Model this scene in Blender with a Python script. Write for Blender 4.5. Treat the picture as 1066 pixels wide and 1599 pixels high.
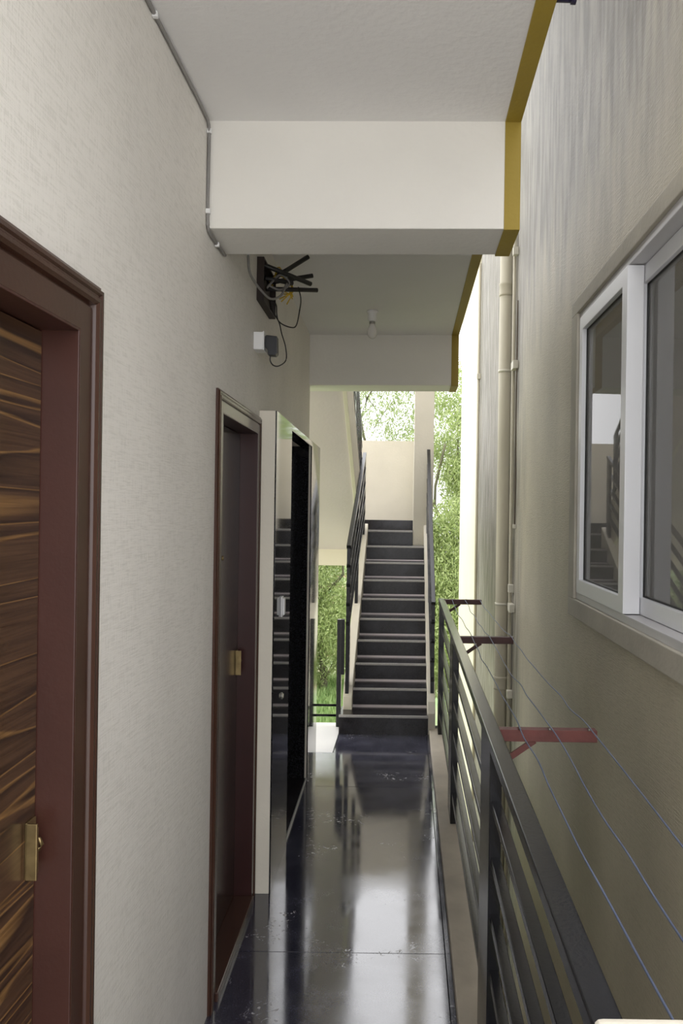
import bpy, bmesh, math, random
from mathutils import Vector, Matrix
import numpy as np

for o in list(bpy.data.objects):
    bpy.data.objects.remove(o)
C = bpy.context.scene.collection
S = bpy.context.scene
random.seed(7)
rng = np.random.default_rng(11)
W_IMG, H_IMG = 1066, 1599

# ------------------------------------------------------------------ camera
EYE = 1.70
cd = bpy.data.cameras.new('camera')
cam = bpy.data.objects.new('camera', cd)
C.objects.link(cam)
cd.sensor_fit = 'VERTICAL'
cd.sensor_height = 23.5
cd.lens = 23.5 * 1225.0 / H_IMG
cd.shift_x = -103.0 / H_IMG
cd.shift_y = 0.0
cd.clip_start = 0.02
cd.clip_end = 400
cam.matrix_world = Matrix.Translation((0, 0, EYE)) @ Matrix.Rotation(math.radians(90), 4, 'X') @ Matrix.Rotation(0.0145, 4, 'Z')
S.camera = cam

# ------------------------------------------------------------------ sky, exposure
world = bpy.data.worlds.new('overcast_sky')
S.world = world
world.use_nodes = True
wn, wl = world.node_tree.nodes, world.node_tree.links
wn.clear()
w_out = wn.new('ShaderNodeOutputWorld')
w_bg = wn.new('ShaderNodeBackground')
w_tc = wn.new('ShaderNodeTexCoord')
w_sep = wn.new('ShaderNodeSeparateXYZ')
w_ramp = wn.new('ShaderNodeValToRGB')
w_ramp.color_ramp.elements[0].position = 0.0
w_ramp.color_ramp.elements[0].color = (0.85, 0.85, 0.86, 1)
w_ramp.color_ramp.elements[1].position = 0.75
w_ramp.color_ramp.elements[1].color = (0.98, 0.98, 1.0, 1)
wl.new(w_tc.outputs['Generated'], w_sep.inputs[0])
wl.new(w_sep.outputs['Z'], w_ramp.inputs[0])
wl.new(w_ramp.outputs[0], w_bg.inputs['Color'])
w_bg.inputs['Strength'].default_value = 1.0
wl.new(w_bg.outputs[0], w_out.inputs['Surface'])

S.view_settings.view_transform = 'Standard'
S.view_settings.look = 'None'
S.view_settings.gamma = 1.0
S.view_settings.use_curve_mapping = False
S.view_settings.exposure = 1.85

# ------------------------------------------------------------------ materials
def newmat(name):
    m = bpy.data.materials.new(name)
    m.use_nodes = True
    nt = m.node_tree
    return m, nt, nt.nodes['Principled BSDF'], nt.nodes, nt.links

def mat(name, col, rough=0.6, metal=0.0, var=0.06, vscale=3.0, bump=0.0, bscale=60.0, stretch=(1, 1, 1), spec=0.5, coat=0.0):
    """plain paint / metal / plastic with a little tonal variation and fine relief"""
    m, nt, p, N, L = newmat(name)
    p.inputs['Roughness'].default_value = rough
    p.inputs['Metallic'].default_value = metal
    p.inputs['Specular IOR Level'].default_value = spec
    p.inputs['Coat Weight'].default_value = coat
    tc = N.new('ShaderNodeTexCoord')
    mp = N.new('ShaderNodeMapping')
    mp.inputs['Scale'].default_value = stretch
    L.new(tc.outputs['Object'], mp.inputs[0])
    n = N.new('ShaderNodeTexNoise')
    n.inputs['Scale'].default_value = vscale
    n.inputs['Detail'].default_value = 6
    L.new(mp.outputs[0], n.inputs['Vector'])
    r = N.new('ShaderNodeValToRGB')
    r.color_ramp.elements[0].position = 0.3
    r.color_ramp.elements[1].position = 0.7
    r.color_ramp.elements[0].color = tuple(max(0, c * (1 - var)) for c in col) + (1,)
    r.color_ramp.elements[1].color = tuple(min(1, c * (1 + var)) for c in col) + (1,)
    L.new(n.outputs['Fac'], r.inputs[0])
    L.new(r.outputs[0], p.inputs['Base Color'])
    if bump > 0:
        b = N.new('ShaderNodeTexNoise')
        b.inputs['Scale'].default_value = bscale
        b.inputs['Detail'].default_value = 4
        L.new(mp.outputs[0], b.inputs['Vector'])
        bp = N.new('ShaderNodeBump')
        bp.inputs['Strength'].default_value = bump
        bp.inputs['Distance'].default_value = 0.004
        L.new(b.outputs['Fac'], bp.inputs['Height'])
        L.new(bp.outputs[0], p.inputs['Normal'])
    return m

def weave_paint(name, col, rough, var=0.05, strength=0.35, stain_shade=None):
    """emboss-rolled plaster: crossed vertical and horizontal thread relief; stain = weathering of the wall, with the dim light high up painted in"""
    m, nt, p, N, L = newmat(name)
    p.inputs['Roughness'].default_value = rough
    tc = N.new('ShaderNodeTexCoord')
    def noise(scale, det, sc):
        mp = N.new('ShaderNodeMapping'); mp.inputs['Scale'].default_value = sc
        L.new(tc.outputs['Object'], mp.inputs[0])
        n = N.new('ShaderNodeTexNoise'); n.inputs['Scale'].default_value = scale; n.inputs['Detail'].default_value = det
        L.new(mp.outputs[0], n.inputs['Vector'])
        return n.outputs['Fac']
    def math_(op, a, b):
        q = N.new('ShaderNodeMath'); q.operation = op
        for k, v in enumerate((a, b)):
            if isinstance(v, (int, float)): q.inputs[k].default_value = v
            else: L.new(v, q.inputs[k])
        return q.outputs[0]
    vert = noise(330, 3, (1, 1, 0.07))
    hori = noise(260, 2, (0.08, 0.08, 1))
    big = noise(2.2, 5, (1, 1, 0.6))
    h = math_('ADD', vert, hori)
    bp = N.new('ShaderNodeBump'); bp.inputs['Strength'].default_value = strength; bp.inputs['Distance'].default_value = 0.003
    L.new(h, bp.inputs['Height']); L.new(bp.outputs[0], p.inputs['Normal'])
    r = N.new('ShaderNodeValToRGB')
    r.color_ramp.elements[0].position = 0.3; r.color_ramp.elements[1].position = 0.7
    r.color_ramp.elements[0].color = tuple(c * (1 - var) for c in col) + (1,)
    r.color_ramp.elements[1].color = tuple(min(1, c * (1 + var)) for c in col) + (1,)
    L.new(big, r.inputs[0])
    # thread tone
    mx = N.new('ShaderNodeMix'); mx.data_type = 'RGBA'; mx.blend_type = 'MULTIPLY'
    r2 = N.new('ShaderNodeValToRGB')
    r2.color_ramp.elements[0].position = 0.8; r2.color_ramp.elements[1].position = 1.2
    r2.color_ramp.elements[0].color = (0.88, 0.88, 0.87, 1); r2.color_ramp.elements[1].color = (1, 1, 1, 1)
    L.new(h, r2.inputs[0])
    mx.inputs['Factor'].default_value = 1.0
    L.new(r.outputs[0], mx.inputs['A']); L.new(r2.outputs[0], mx.inputs['B'])
    out = mx.outputs['Result']
    if stain_shade:
        sep = N.new('ShaderNodeSeparateXYZ'); L.new(tc.outputs['Object'], sep.inputs[0])
        streak = noise(8, 6, (1, 0.8, 0.18))
        blot = noise(1.1, 5, (1, 1, 0.45))
        # rain washed upper part, its colour also darkened for the dim slit light: height mask with a ragged edge, and the strip by the downpipe
        hm = N.new('ShaderNodeMapRange'); hm.inputs['From Min'].default_value = 2.2; hm.inputs['From Max'].default_value = 3.7
        L.new(sep.outputs['Z'], hm.inputs['Value'])
        ym = N.new('ShaderNodeMapRange'); ym.inputs['From Min'].default_value = 4.9; ym.inputs['From Max'].default_value = 6.0
        L.new(sep.outputs['Y'], ym.inputs['Value'])
        mask = math_('MAXIMUM', hm.outputs[0], ym.outputs[0])
        amt = math_('MULTIPLY', math_('ADD', streak, blot), mask)
        rs = N.new('ShaderNodeValToRGB'); rs.color_ramp.elements[0].position = 0.35; rs.color_ramp.elements[1].position = 0.80
        L.new(amt, rs.inputs[0])
        m2 = N.new('ShaderNodeMix'); m2.data_type = 'RGBA'
        L.new(rs.outputs[0], m2.inputs['Factor']); L.new(out, m2.inputs['A'])
        rc = N.new('ShaderNodeValToRGB')
        rc.color_ramp.elements[0].position = 0.38; rc.color_ramp.elements[1].position = 0.62
        rc.color_ramp.elements[0].color = stain_shade[0] + (1,); rc.color_ramp.elements[1].color = stain_shade[1] + (1,)
        L.new(noise(15, 7, (1, 1.0, 0.16)), rc.inputs[0])
        L.new(rc.outputs[0], m2.inputs['B'])
        out = m2.outputs['Result']
    L.new(out, p.inputs['Base Color'])
    return m

def wood_laminate(name, dark, mid, tan, rough=0.28):
    m, nt, p, N, L = newmat(name)
    tc = N.new('ShaderNodeTexCoord')
    mp = N.new('ShaderNodeMapping'); mp.inputs['Scale'].default_value = (1, 0.40, 8.0)
    L.new(tc.outputs['Object'], mp.inputs[0])
    n = N.new('ShaderNodeTexNoise'); n.inputs['Scale'].default_value = 1.25; n.inputs['Detail'].default_value = 2; n.inputs['Distortion'].default_value = 0.35
    L.new(mp.outputs[0], n.inputs['Vector'])
    r = N.new('ShaderNodeValToRGB')
    e = r.color_ramp.elements
    e[0].position = 0.30; e[0].color = dark + (1,)
    e[1].position = 0.72; e[1].color = tan + (1,)
    for pos, c in ((0.40, mid), (0.455, mid), (0.462, tan), (0.480, dark), (0.54, mid), (0.57, mid), (0.578, tan), (0.60, dark), (0.66, mid)):
        q = e.new(pos); q.color = c + (1,)
    L.new(n.outputs['Fac'], r.inputs[0])
    mp2 = N.new('ShaderNodeMapping'); mp2.inputs['Scale'].default_value = (1, 1.2, 55)
    L.new(tc.outputs['Object'], mp2.inputs[0])
    g = N.new('ShaderNodeTexNoise'); g.inputs['Scale'].default_value = 3.0; g.inputs['Detail'].default_value = 5; g.inputs['Distortion'].default_value = 0.8
    L.new(mp2.outputs[0], g.inputs['Vector'])
    r2 = N.new('ShaderNodeValToRGB'); r2.color_ramp.elements[0].position = 0.3; r2.color_ramp.elements[1].position = 0.65
    r2.color_ramp.elements[0].color = (0.45, 0.40, 0.36, 1); r2.color_ramp.elements[1].color = (1, 1, 1, 1)
    L.new(g.outputs['Fac'], r2.inputs[0])
    mx = N.new('ShaderNodeMix'); mx.data_type = 'RGBA'; mx.blend_type = 'MULTIPLY'; mx.inputs['Factor'].default_value = 0.9
    L.new(r.outputs[0], mx.inputs['A']); L.new(r2.outputs[0], mx.inputs['B'])
    L.new(mx.outputs['Result'], p.inputs['Base Color'])
    p.inputs['Roughness'].default_value = rough
    return m

def granite(name, base, fleck, rough, wear=0.0, scale=180, spec=0.5, dust=0.28, ior=1.5):
    m, nt, p, N, L = newmat(name)
    p.inputs['Specular IOR Level'].default_value = spec
    p.inputs['IOR'].default_value = ior
    tc = N.new('ShaderNodeTexCoord')
    v = N.new('ShaderNodeTexNoise'); v.inputs['Scale'].default_value = scale; v.inputs['Detail'].default_value = 3
    L.new(tc.outputs['Object'], v.inputs['Vector'])
    r = N.new('ShaderNodeValToRGB')
    r.color_ramp.elements[0].position = 0.45; r.color_ramp.elements[0].color = base + (1,)
    r.color_ramp.elements[1].position = 0.72; r.color_ramp.elements[1].color = fleck + (1,)
    L.new(v.outputs['Fac'], r.inputs[0])
    n = N.new('ShaderNodeTexNoise'); n.inputs['Scale'].default_value = 2.6; n.inputs['Detail'].default_value = 8; n.inputs['Roughness'].default_value = 0.65
    L.new(tc.outputs['Object'], n.inputs['Vector'])
    rr = N.new('ShaderNodeMapRange')
    rr.inputs['From Min'].default_value = 0.35; rr.inputs['From Max'].default_value = 0.7
    rr.inputs['To Min'].default_value = rough; rr.inputs['To Max'].default_value = rough + wear
    L.new(n.outputs['Fac'], rr.inputs['Value']); L.new(rr.outputs[0], p.inputs['Roughness'])
    out = r.outputs[0]
    if wear > 0:      # dusty, scuffed patches trodden into the stone
        d = N.new('ShaderNodeTexNoise'); d.inputs['Scale'].default_value = 4.5; d.inputs['Detail'].default_value = 9; d.inputs['Roughness'].default_value = 0.7
        L.new(tc.outputs['Object'], d.inputs['Vector'])
        rd = N.new('ShaderNodeValToRGB'); rd.color_ramp.elements[0].position = 0.46; rd.color_ramp.elements[1].position = 0.75
        rd.color_ramp.elements[0].color = (0, 0, 0, 1); rd.color_ramp.elements[1].color = (dust, dust, dust, 1)
        L.new(d.outputs['Fac'], rd.inputs[0])
        mx = N.new('ShaderNodeMix'); mx.data_type = 'RGBA'
        L.new(rd.outputs[0], mx.inputs['Factor']); L.new(out, mx.inputs['A'])
        mx.inputs['B'].default_value = (0.20, 0.20, 0.27, 1)
        out = mx.outputs['Result']
        if dust > 0.3:
            sc = N.new('ShaderNodeTexNoise'); sc.inputs['Scale'].default_value = 38; sc.inputs['Detail'].default_value = 6; sc.inputs['Distortion'].default_value = 1.5
            L.new(tc.outputs['Object'], sc.inputs['Vector'])
            pt = N.new('ShaderNodeTexNoise'); pt.inputs['Scale'].default_value = 3.1; pt.inputs['Detail'].default_value = 2
            L.new(tc.outputs['Object'], pt.inputs['Vector'])
            ml = N.new('ShaderNodeMath'); ml.operation = 'MULTIPLY'
            L.new(sc.outputs['Fac'], ml.inputs[0]); L.new(pt.outputs['Fac'], ml.inputs[1])
            rs = N.new('ShaderNodeValToRGB'); rs.color_ramp.elements[0].position = 0.375; rs.color_ramp.elements[1].position = 0.47
            L.new(ml.outputs[0], rs.inputs[0])
            m3 = N.new('ShaderNodeMix'); m3.data_type = 'RGBA'
            L.new(rs.outputs[0], m3.inputs['Factor']); L.new(out, m3.inputs['A']); m3.inputs['B'].default_value = (0.30, 0.29, 0.30, 1)
            out = m3.outputs['Result']
            ra = N.new('ShaderNodeMath'); ra.operation = 'MULTIPLY_ADD'; ra.inputs[1].default_value = 0.35
            L.new(rs.outputs[0], ra.inputs[0]); L.new(rr.outputs[0], ra.inputs[2]); L.new(ra.outputs[0], p.inputs['Roughness'])
    L.new(out, p.inputs['Base Color'])
    return m

M = {}
M['wall'] = weave_paint('cream_emboss_paint', (0.79, 0.76, 0.71), 0.62)
M['neighbour'] = weave_paint('beige_emboss_paint', (0.53, 0.478, 0.365), 0.55, var=0.10, strength=0.9, stain_shade=((0.15, 0.135, 0.11), (0.31, 0.285, 0.245)))
M['far_wall'] = weave_paint('yellow_cream_paint', (0.72, 0.67, 0.50), 0.6)
M['ceiling'] = mat('white_ceiling_paint', (0.81, 0.80, 0.79), 0.8, var=0.03, vscale=1.5, bump=0.5, bscale=45)
M['soffit'] = mat('grey_soffit_paint', (0.66, 0.595, 0.625), 0.8, var=0.04, vscale=1.3, bump=0.4, bscale=40)
M['beam'] = mat('cream_beam_paint', (0.80, 0.78, 0.73), 0.7, var=0.03, vscale=2.0, bump=0.4, bscale=45)
M['cream'] = mat('cream_concrete_paint', (0.78, 0.73, 0.62), 0.7, var=0.05, vscale=2.0, bump=0.4, bscale=50)
M['kerb'] = mat('dusty_cream_kerb_paint', (0.55, 0.49, 0.40), 0.75, var=0.14, vscale=5.0, bump=0.5, bscale=40)
M['yellow'] = mat('mustard_paint', (0.33, 0.235, 0.028), 0.6, var=0.06, vscale=4.0, bump=0.3, bscale=60)
M['maroon'] = mat('maroon_enamel', (0.054, 0.020, 0.0145), 0.34, var=0.12, vscale=6.0, bump=0.08, bscale=90)
M['maroon_dark'] = mat('brown_enamel', (0.052, 0.022, 0.014), 0.26, var=0.15, vscale=7.0, bump=0.06, bscale=90)
M['maroon_deep'] = mat('deep_brown_enamel', (0.040, 0.013, 0.012), 0.3, var=0.12, vscale=6.0)
M['wood'] = wood_laminate('walnut_laminate', (0.036, 0.018, 0.011), (0.085, 0.044, 0.023), (0.26, 0.14, 0.05))
M['wood_dark'] = wood_laminate('dark_walnut_laminate', (0.030, 0.014, 0.010), (0.052, 0.024, 0.015), (0.090, 0.045, 0.022), rough=0.22)
M['brass'] = mat('tarnished_brass', (0.36, 0.27, 0.13), 0.35, metal=0.9, var=0.25, vscale=30)
M['granite'] = granite('black_granite_floor', (0.019, 0.019, 0.032), (0.062, 0.062, 0.092), 0.05, wear=0.10, spec=0.8, ior=1.8, dust=0.42)
M['granite_step'] = granite('black_granite_step', (0.007, 0.0055, 0.006), (0.025, 0.02, 0.02), 0.16, wear=0.06, spec=0.3, dust=0.12)
M['granite_wall'] = granite('black_granite_cladding', (0.007, 0.007, 0.008), (0.03, 0.03, 0.035), 0.05)
M['nosing'] = granite('granite_nosing_glint', (0.42, 0.40, 0.39), (0.58, 0.56, 0.55), 0.3)  # pale tone paints the sky highlight along the rounded tread edges
M['joint'] = mat('tile_joint_grout', (0.10, 0.10, 0.10), 0.9)
M['rail'] = mat('black_enamel_steel', (0.008, 0.008, 0.010), 0.22, var=0.3, vscale=9.0, bump=0.10, bscale=120, spec=0.45)
M['lift'] = mat('black_painted_sheet', (0.010, 0.010, 0.011), 0.35, var=0.3, vscale=5.0)
M['steel'] = mat('brushed_steel', (0.45, 0.44, 0.42), 0.35, metal=0.9, var=0.1, vscale=20)
M['red'] = mat('red_oxide_paint', (0.125, 0.034, 0.029), 0.5, var=0.22, vscale=14.0, bump=0.2, bscale=90)
M['rust'] = mat('dark_red_oxide_paint', (0.060, 0.020, 0.018), 0.5, var=0.25, vscale=14.0)
M['wire'] = mat('blue_grey_wire_coating', (0.10, 0.125, 0.20), 0.45, var=0.3, vscale=3.0)
M['upvc'] = mat('white_upvc', (0.80, 0.81, 0.84), 0.35, var=0.02)
M['alu'] = mat('grey_white_frame', (0.58, 0.57, 0.58), 0.4, var=0.05)
M['sill'] = mat('dusty_window_surround', (0.46, 0.43, 0.36), 0.75, var=0.10, vscale=5, bump=0.4, bscale=50)
M['gasket'] = mat('black_rubber', (0.02, 0.02, 0.02), 0.6)
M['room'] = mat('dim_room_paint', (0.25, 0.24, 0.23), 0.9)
M['curtain'] = mat('pale_grey_curtain', (0.72, 0.70, 0.67), 0.9, var=0.08, vscale=3, stretch=(1, 6, 0.2))
M['pipe'] = mat('beige_painted_pipe', (0.50, 0.46, 0.35), 0.6, var=0.10, vscale=4, stretch=(1, 1, 0.3))
M['clamp'] = mat('cream_plastic', (0.66, 0.63, 0.53), 0.5)
M['white'] = mat('white_plastic', (0.80, 0.80, 0.80), 0.35, var=0.02)
M['black'] = mat('black_plastic', (0.025, 0.026, 0.030), 0.4, var=0.1)
M['conduit'] = mat('grey_cable_sheath', (0.26, 0.25, 0.24), 0.55, var=0.1)
M['tube'] = mat('black_pvc_conduit', (0.020, 0.018, 0.018), 0.45, var=0.1)
M['box'] = mat('rusty_brown_box', (0.028, 0.018, 0.016), 0.6, var=0.4, vscale=12)
M['ywire'] = mat('yellow_wire', (0.62, 0.42, 0.03), 0.5)
M['bulb'] = mat('frosted_bulb', (0.80, 0.78, 0.76), 0.25, var=0.01)
M['dark_line'] = mat('dark_line_brown', (0.12, 0.095, 0.07), 0.7, var=0.3)  # brown of the shadow and dirt line by the water pipe
M['navy'] = mat('dark_violet_cap', (0.03, 0.025, 0.06), 0.4)
M['concrete'] = mat('grey_concrete', (0.33, 0.32, 0.29), 0.9, var=0.15, vscale=2, bump=0.5, bscale=20)
M['pale_floor'] = mat('pale_cement', (0.80, 0.79, 0.78), 0.45, var=0.05)
M['terrace'] = mat('pale_terrace_tile', (0.62, 0.60, 0.56), 0.6, var=0.06)
M['bark'] = mat('grey_brown_bark', (0.12, 0.115, 0.07), 0.9, var=0.3, vscale=8, bump=0.6, bscale=25, stretch=(1, 1, 0.3))

def glass_mat():
    m, nt, p, N, L = newmat('window_glass')
    N.remove(p)
    out = N['Material Output']
    t = N.new('ShaderNodeBsdfTransparent'); t.inputs[0].default_value = (0.78, 0.80, 0.80, 1)
    g = N.new('ShaderNodeBsdfGlossy'); g.inputs['Roughness'].default_value = 0.015
    f = N.new('ShaderNodeFresnel'); f.inputs['IOR'].default_value = 1.58
    mx = N.new('ShaderNodeMixShader')
    L.new(f.outputs[0], mx.inputs[0]); L.new(t.outputs[0], mx.inputs[1]); L.new(g.outputs[0], mx.inputs[2])
    d = N.new('ShaderNodeBsdfDiffuse'); d.inputs[0].default_value = (0.55, 0.54, 0.52, 1)     # dusty film on the pane
    m2 = N.new('ShaderNodeMixShader'); m2.inputs[0].default_value = 0.32
    L.new(mx.outputs[0], m2.inputs[1]); L.new(d.outputs[0], m2.inputs[2])
    L.new(m2.outputs[0], out.inputs['Surface'])
    return m
M['glass'] = glass_mat()

def leaf_mat(name, a, b):
    m, nt, p, N, L = newmat(name)
    out = N['Material Output']
    oi = N.new('ShaderNodeNewGeometry')
    r = N.new('ShaderNodeValToRGB')
    r.color_ramp.elements[0].color = a + (1,); r.color_ramp.elements[1].color = b + (1,)
    L.new(oi.outputs['Random Per Island'], r.inputs[0])
    L.new(r.outputs[0], p.inputs['Base Color'])
    p.inputs['Roughness'].default_value = 0.55
    tr = N.new('ShaderNodeBsdfTranslucent'); L.new(r.outputs[0], tr.inputs[0])
    mx = N.new('ShaderNodeMixShader'); mx.inputs[0].default_value = 0.35
    L.new(p.outputs[0], mx.inputs[1]); L.new(tr.outputs[0], mx.inputs[2]); L.new(mx.outputs[0], out.inputs['Surface'])
    return m
M['leaf_a'] = leaf_mat('grey_green_leaves', (0.19, 0.25, 0.10), (0.36, 0.42, 0.20))
M['leaf_b'] = leaf_mat('bright_green_leaves', (0.23, 0.31, 0.10), (0.46, 0.53, 0.23))
M['leaf_c'] = leaf_mat('dull_green_leaves', (0.20, 0.27, 0.10), (0.36, 0.42, 0.18))
M['grass'] = leaf_mat('grass_blades', (0.20, 0.34, 0.10), (0.38, 0.50, 0.20))

def ground_mat():
    m, nt, p, N, L = newmat('grass_and_red_soil')
    tc = N.new('ShaderNodeTexCoord')
    n = N.new('ShaderNodeTexNoise'); n.inputs['Scale'].default_value = 0.35; n.inputs['Detail'].default_value = 7
    L.new(tc.outputs['Object'], n.inputs['Vector'])
    r = N.new('ShaderNodeValToRGB')
    e = r.color_ramp.elements
    e[0].position = 0.36; e[0].color = (0.42, 0.24, 0.16, 1)
    e[1].position = 0.62; e[1].color = (0.24, 0.36, 0.15, 1)
    q = e.new(0.46); q.color = (0.34, 0.37, 0.21, 1)
    L.new(n.outputs['Fac'], r.inputs[0]); L.new(r.outputs[0], p.inputs['Base Color'])
    p.inputs['Roughness'].default_value = 0.95
    return m
M['ground'] = ground_mat()

# ------------------------------------------------------------------ mesh helpers
def link(name, me, parent=None, loc=(0, 0, 0)):
    o = bpy.data.objects.new(name, me)
    C.objects.link(o)
    o.location = loc
    if parent is not None:
        o.parent = parent
    return o

def empty(name, loc=(0, 0, 0), rz=0.0):
    o = bpy.data.objects.new(name, None)
    C.objects.link(o)
    o.empty_display_size = 0.1
    o.location = loc
    o.rotation_euler = (0, 0, rz)
    return o

def tag(o, label=None, cat=None, group=None, kind=None):
    if label: o['label'] = label
    if cat: o['category'] = cat
    if group: o['group'] = group
    if kind: o['kind'] = kind
    return o

def finish(bm, name, material, parent=None, bevel=0.0, segs=2, smooth=False, loc=(0, 0, 0)):
    bmesh.ops.remove_doubles(bm, verts=bm.verts, dist=1e-6)
    bmesh.ops.recalc_face_normals(bm, faces=bm.faces)
    if bevel > 0:
        ed = [e for e in bm.edges if len(e.link_faces) == 2 and e.calc_face_angle(0) > 0.6]
        bmesh.ops.bevel(bm, geom=ed, offset=bevel, segments=segs, affect='EDGES', profile=0.6)
    me = bpy.data.meshes.new(name)
    bm.to_mesh(me)
    bm.free()
    if smooth:
        for p in me.polygons: p.use_smooth = True
    me.materials.append(M[material])
    return link(name, me, parent, loc)

def bm_box(bm, x0, x1, y0, y1, z0, z1, tilt=None):
    """tilt: function x -> dz (beams out of level by a few millimetres)"""
    vs = []
    for z in (z0, z1):
        for (x, y) in ((x0, y0), (x1, y0), (x1, y1), (x0, y1)):
            vs.append(bm.verts.new((x, y, z + (tilt(x) if tilt else 0))))
    for f in ((0, 3, 2, 1), (4, 5, 6, 7), (0, 1, 5, 4), (1, 2, 6, 5), (2, 3, 7, 6), (3, 0, 4, 7)):
        bm.faces.new([vs[i] for i in f])

def box(name, x0, x1, y0, y1, z0, z1, material, parent=None, bevel=0.0, segs=2, tilt=None):
    bm = bmesh.new()
    bm_box(bm, x0, x1, y0, y1, z0, z1, tilt)
    return finish(bm, name, material, parent, bevel, segs)

def boxes(name, lst, material, parent=None):
    """one body made of several abutting blocks (a wall around its openings)"""
    bm = bmesh.new()
    for b in lst: bm_box(bm, *b)
    me = bpy.data.meshes.new(name); bm.to_mesh(me); bm.free()
    me.materials.append(M[material])
    return link(name, me, parent)

def bm_prism(bm, pts, a0, a1, axis='X'):
    """pts polygon in (y,z) for X, (x,z) for Y, (x,y) for Z, extruded a0..a1"""
    def P(p, a):
        return {'X': (a, p[0], p[1]), 'Y': (p[0], a, p[1]), 'Z': (p[0], p[1], a)}[axis]
    A = [bm.verts.new(P(p, a0)) for p in pts]
    B = [bm.verts.new(P(p, a1)) for p in pts]
    n = len(pts)
    bm.faces.new(A); bm.faces.new(B[::-1])
    for i in range(n):
        bm.faces.new((A[i], A[(i + 1) % n], B[(i + 1) % n], B[i]))

def prism(name, pts, a0, a1, material, parent=None, axis='X', bevel=0.0, segs=2):
    bm = bmesh.new()
    bm_prism(bm, pts, a0, a1, axis)
    return finish(bm, name, material, parent, bevel, segs)

def bm_tube(bm, path, r, n=8, caps=True):
    path = [Vector(p) for p in path]
    rings = []
    up = Vector((0, 0, 1))
    for i, p in enumerate(path):
        a = path[max(0, i - 1)]; b = path[min(len(path) - 1, i + 1)]
        t = (b - a).normalized()
        ref = up if abs(t.dot(up)) < 0.95 else Vector((1, 0, 0))
        u = t.cross(ref).normalized(); v = t.cross(u).normalized()
        rr = r[i] if isinstance(r, (list, tuple)) else r
        rings.append([bm.verts.new(p + rr * (math.cos(2 * math.pi * k / n) * u + math.sin(2 * math.pi * k / n) * v)) for k in range(n)])
    for A, B in zip(rings, rings[1:]):
        for k in range(n):
            bm.faces.new((A[k], A[(k + 1) % n], B[(k + 1) % n], B[k]))
    if caps:
        bm.faces.new(rings[0]); bm.faces.new(rings[-1][::-1])

def tube(name, path, r, material, parent=None, n=8, smooth=True):
    bm = bmesh.new()
    bm_tube(bm, path, r, n)
    return finish(bm, name, material, parent, smooth=smooth)

def spline(pts, k=6):
    """Catmull-Rom through pts"""
    P = [Vector(p) for p in pts]
    P = [2 * P[0] - P[1]] + P + [2 * P[-1] - P[-2]]
    out = []
    for i in range(1, len(P) - 2):
        p0, p1, p2, p3 = P[i - 1:i + 3]
        for j in range(k):
            t = j / k
            out.append(0.5 * ((2 * p1) + (-p0 + p2) * t + (2 * p0 - 5 * p1 + 4 * p2 - p3) * t * t + (-p0 + 3 * p1 - 3 * p2 + p3) * t ** 3))
    out.append(P[-2])
    return out

def lathe(name, prof, material, parent=None, n=20, loc=(0, 0, 0)):
    """prof [(r,z)] about z"""
    bm = bmesh.new()
    rings = [[bm.verts.new((max(r, 1e-5) * math.cos(2 * math.pi * k / n), max(r, 1e-5) * math.sin(2 * math.pi * k / n), z)) for k in range(n)] for r, z in prof]
    for A, B in zip(rings, rings[1:]):
        for k in range(n):
            bm.faces.new((A[k], A[(k + 1) % n], B[(k + 1) % n], B[k]))
    bm.faces.new(rings[0][::-1]); bm.faces.new(rings[-1])
    return finish(bm, name, material, parent, smooth=True, loc=loc)

def oriented_bar(bm, a, b, w, h):
    """rectangular bar from a to b, w across (world X), h in the plane of the bar"""
    a, b = Vector(a), Vector(b)
    t = (b - a).normalized()
    u = Vector((1, 0, 0))
    v = u.cross(t).normalized()
    vs = []
    for p in (a, b):
        for su, sv in ((-1, -1), (1, -1), (1, 1), (-1, 1)):
            vs.append(bm.verts.new(p + u * su * w / 2 + v * sv * h / 2))
    for f in ((0, 1, 2, 3), (7, 6, 5, 4), (0, 4, 5, 1), (1, 5, 6, 2), (2, 6, 7, 3), (3, 7, 4, 0)):
        bm.faces.new([vs[i] for i in f])

def bar(name, a, b, w, h, material, parent=None, bevel=0.0):
    bm = bmesh.new()
    oriented_bar(bm, a, b, w, h)
    return finish(bm, name, material, parent, bevel)

# ------------------------------------------------------------------ key dimensions (metres, floor at 0, corridor runs along +Y)
XW = -0.645             # face of the left wall
SKEW = math.atan2(0.05, 2.95)   # past the first beam the wall swings out a degree
Y_BEND = 2.50
XR = 0.80               # face of the neighbour's wall
ZC = 2.922              # ceiling
GROUND = -3.2
lean = lambda x: 0.0125 * (x + 0.645)   # ceiling and beams rise slightly to the right

# ------------------------------------------------------------------ floor
fl = box('floor', -0.50, 0.333, -0.2, 6.30, -0.15, -0.012, 'joint')
tag(fl, 'corridor floor slab under the polished black granite', kind='structure')
box('floor_base', -0.86, -0.50, -0.2, 5.52, -0.15, -0.012, 'joint', fl)
ys = [-0.2, 1.2, 3.02, 4.84, 5.52, 6.30]
for a, b in zip(ys, ys[1:]):
    box('floor_tile', -0.498 if b > 6 else -0.845, 0.168, a + 0.0012, b - 0.0012, -0.012, 0.0, 'granite', fl, bevel=0.0008, segs=1)
for a, b in zip(ys, ys[1:]):
    box('border_tile', 0.1705, 0.190, a + 0.0012, b - 0.0012, -0.012, 0.003, 'granite', fl, bevel=0.001, segs=1)
lf = box('floor_landing', -1.35, -0.503, 5.522, 6.30, -0.15, 0.0, 'pale_floor')
tag(lf, 'small pale cement floor left of the stairs, open to daylight', kind='structure')
kb = box('kerb', 0.190, 0.333, 1.0, 6.02, -0.15, 0.045, 'kerb', bevel=0.006)
tag(kb, 'dusty cream kerb under the black railing', kind='structure')

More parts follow.
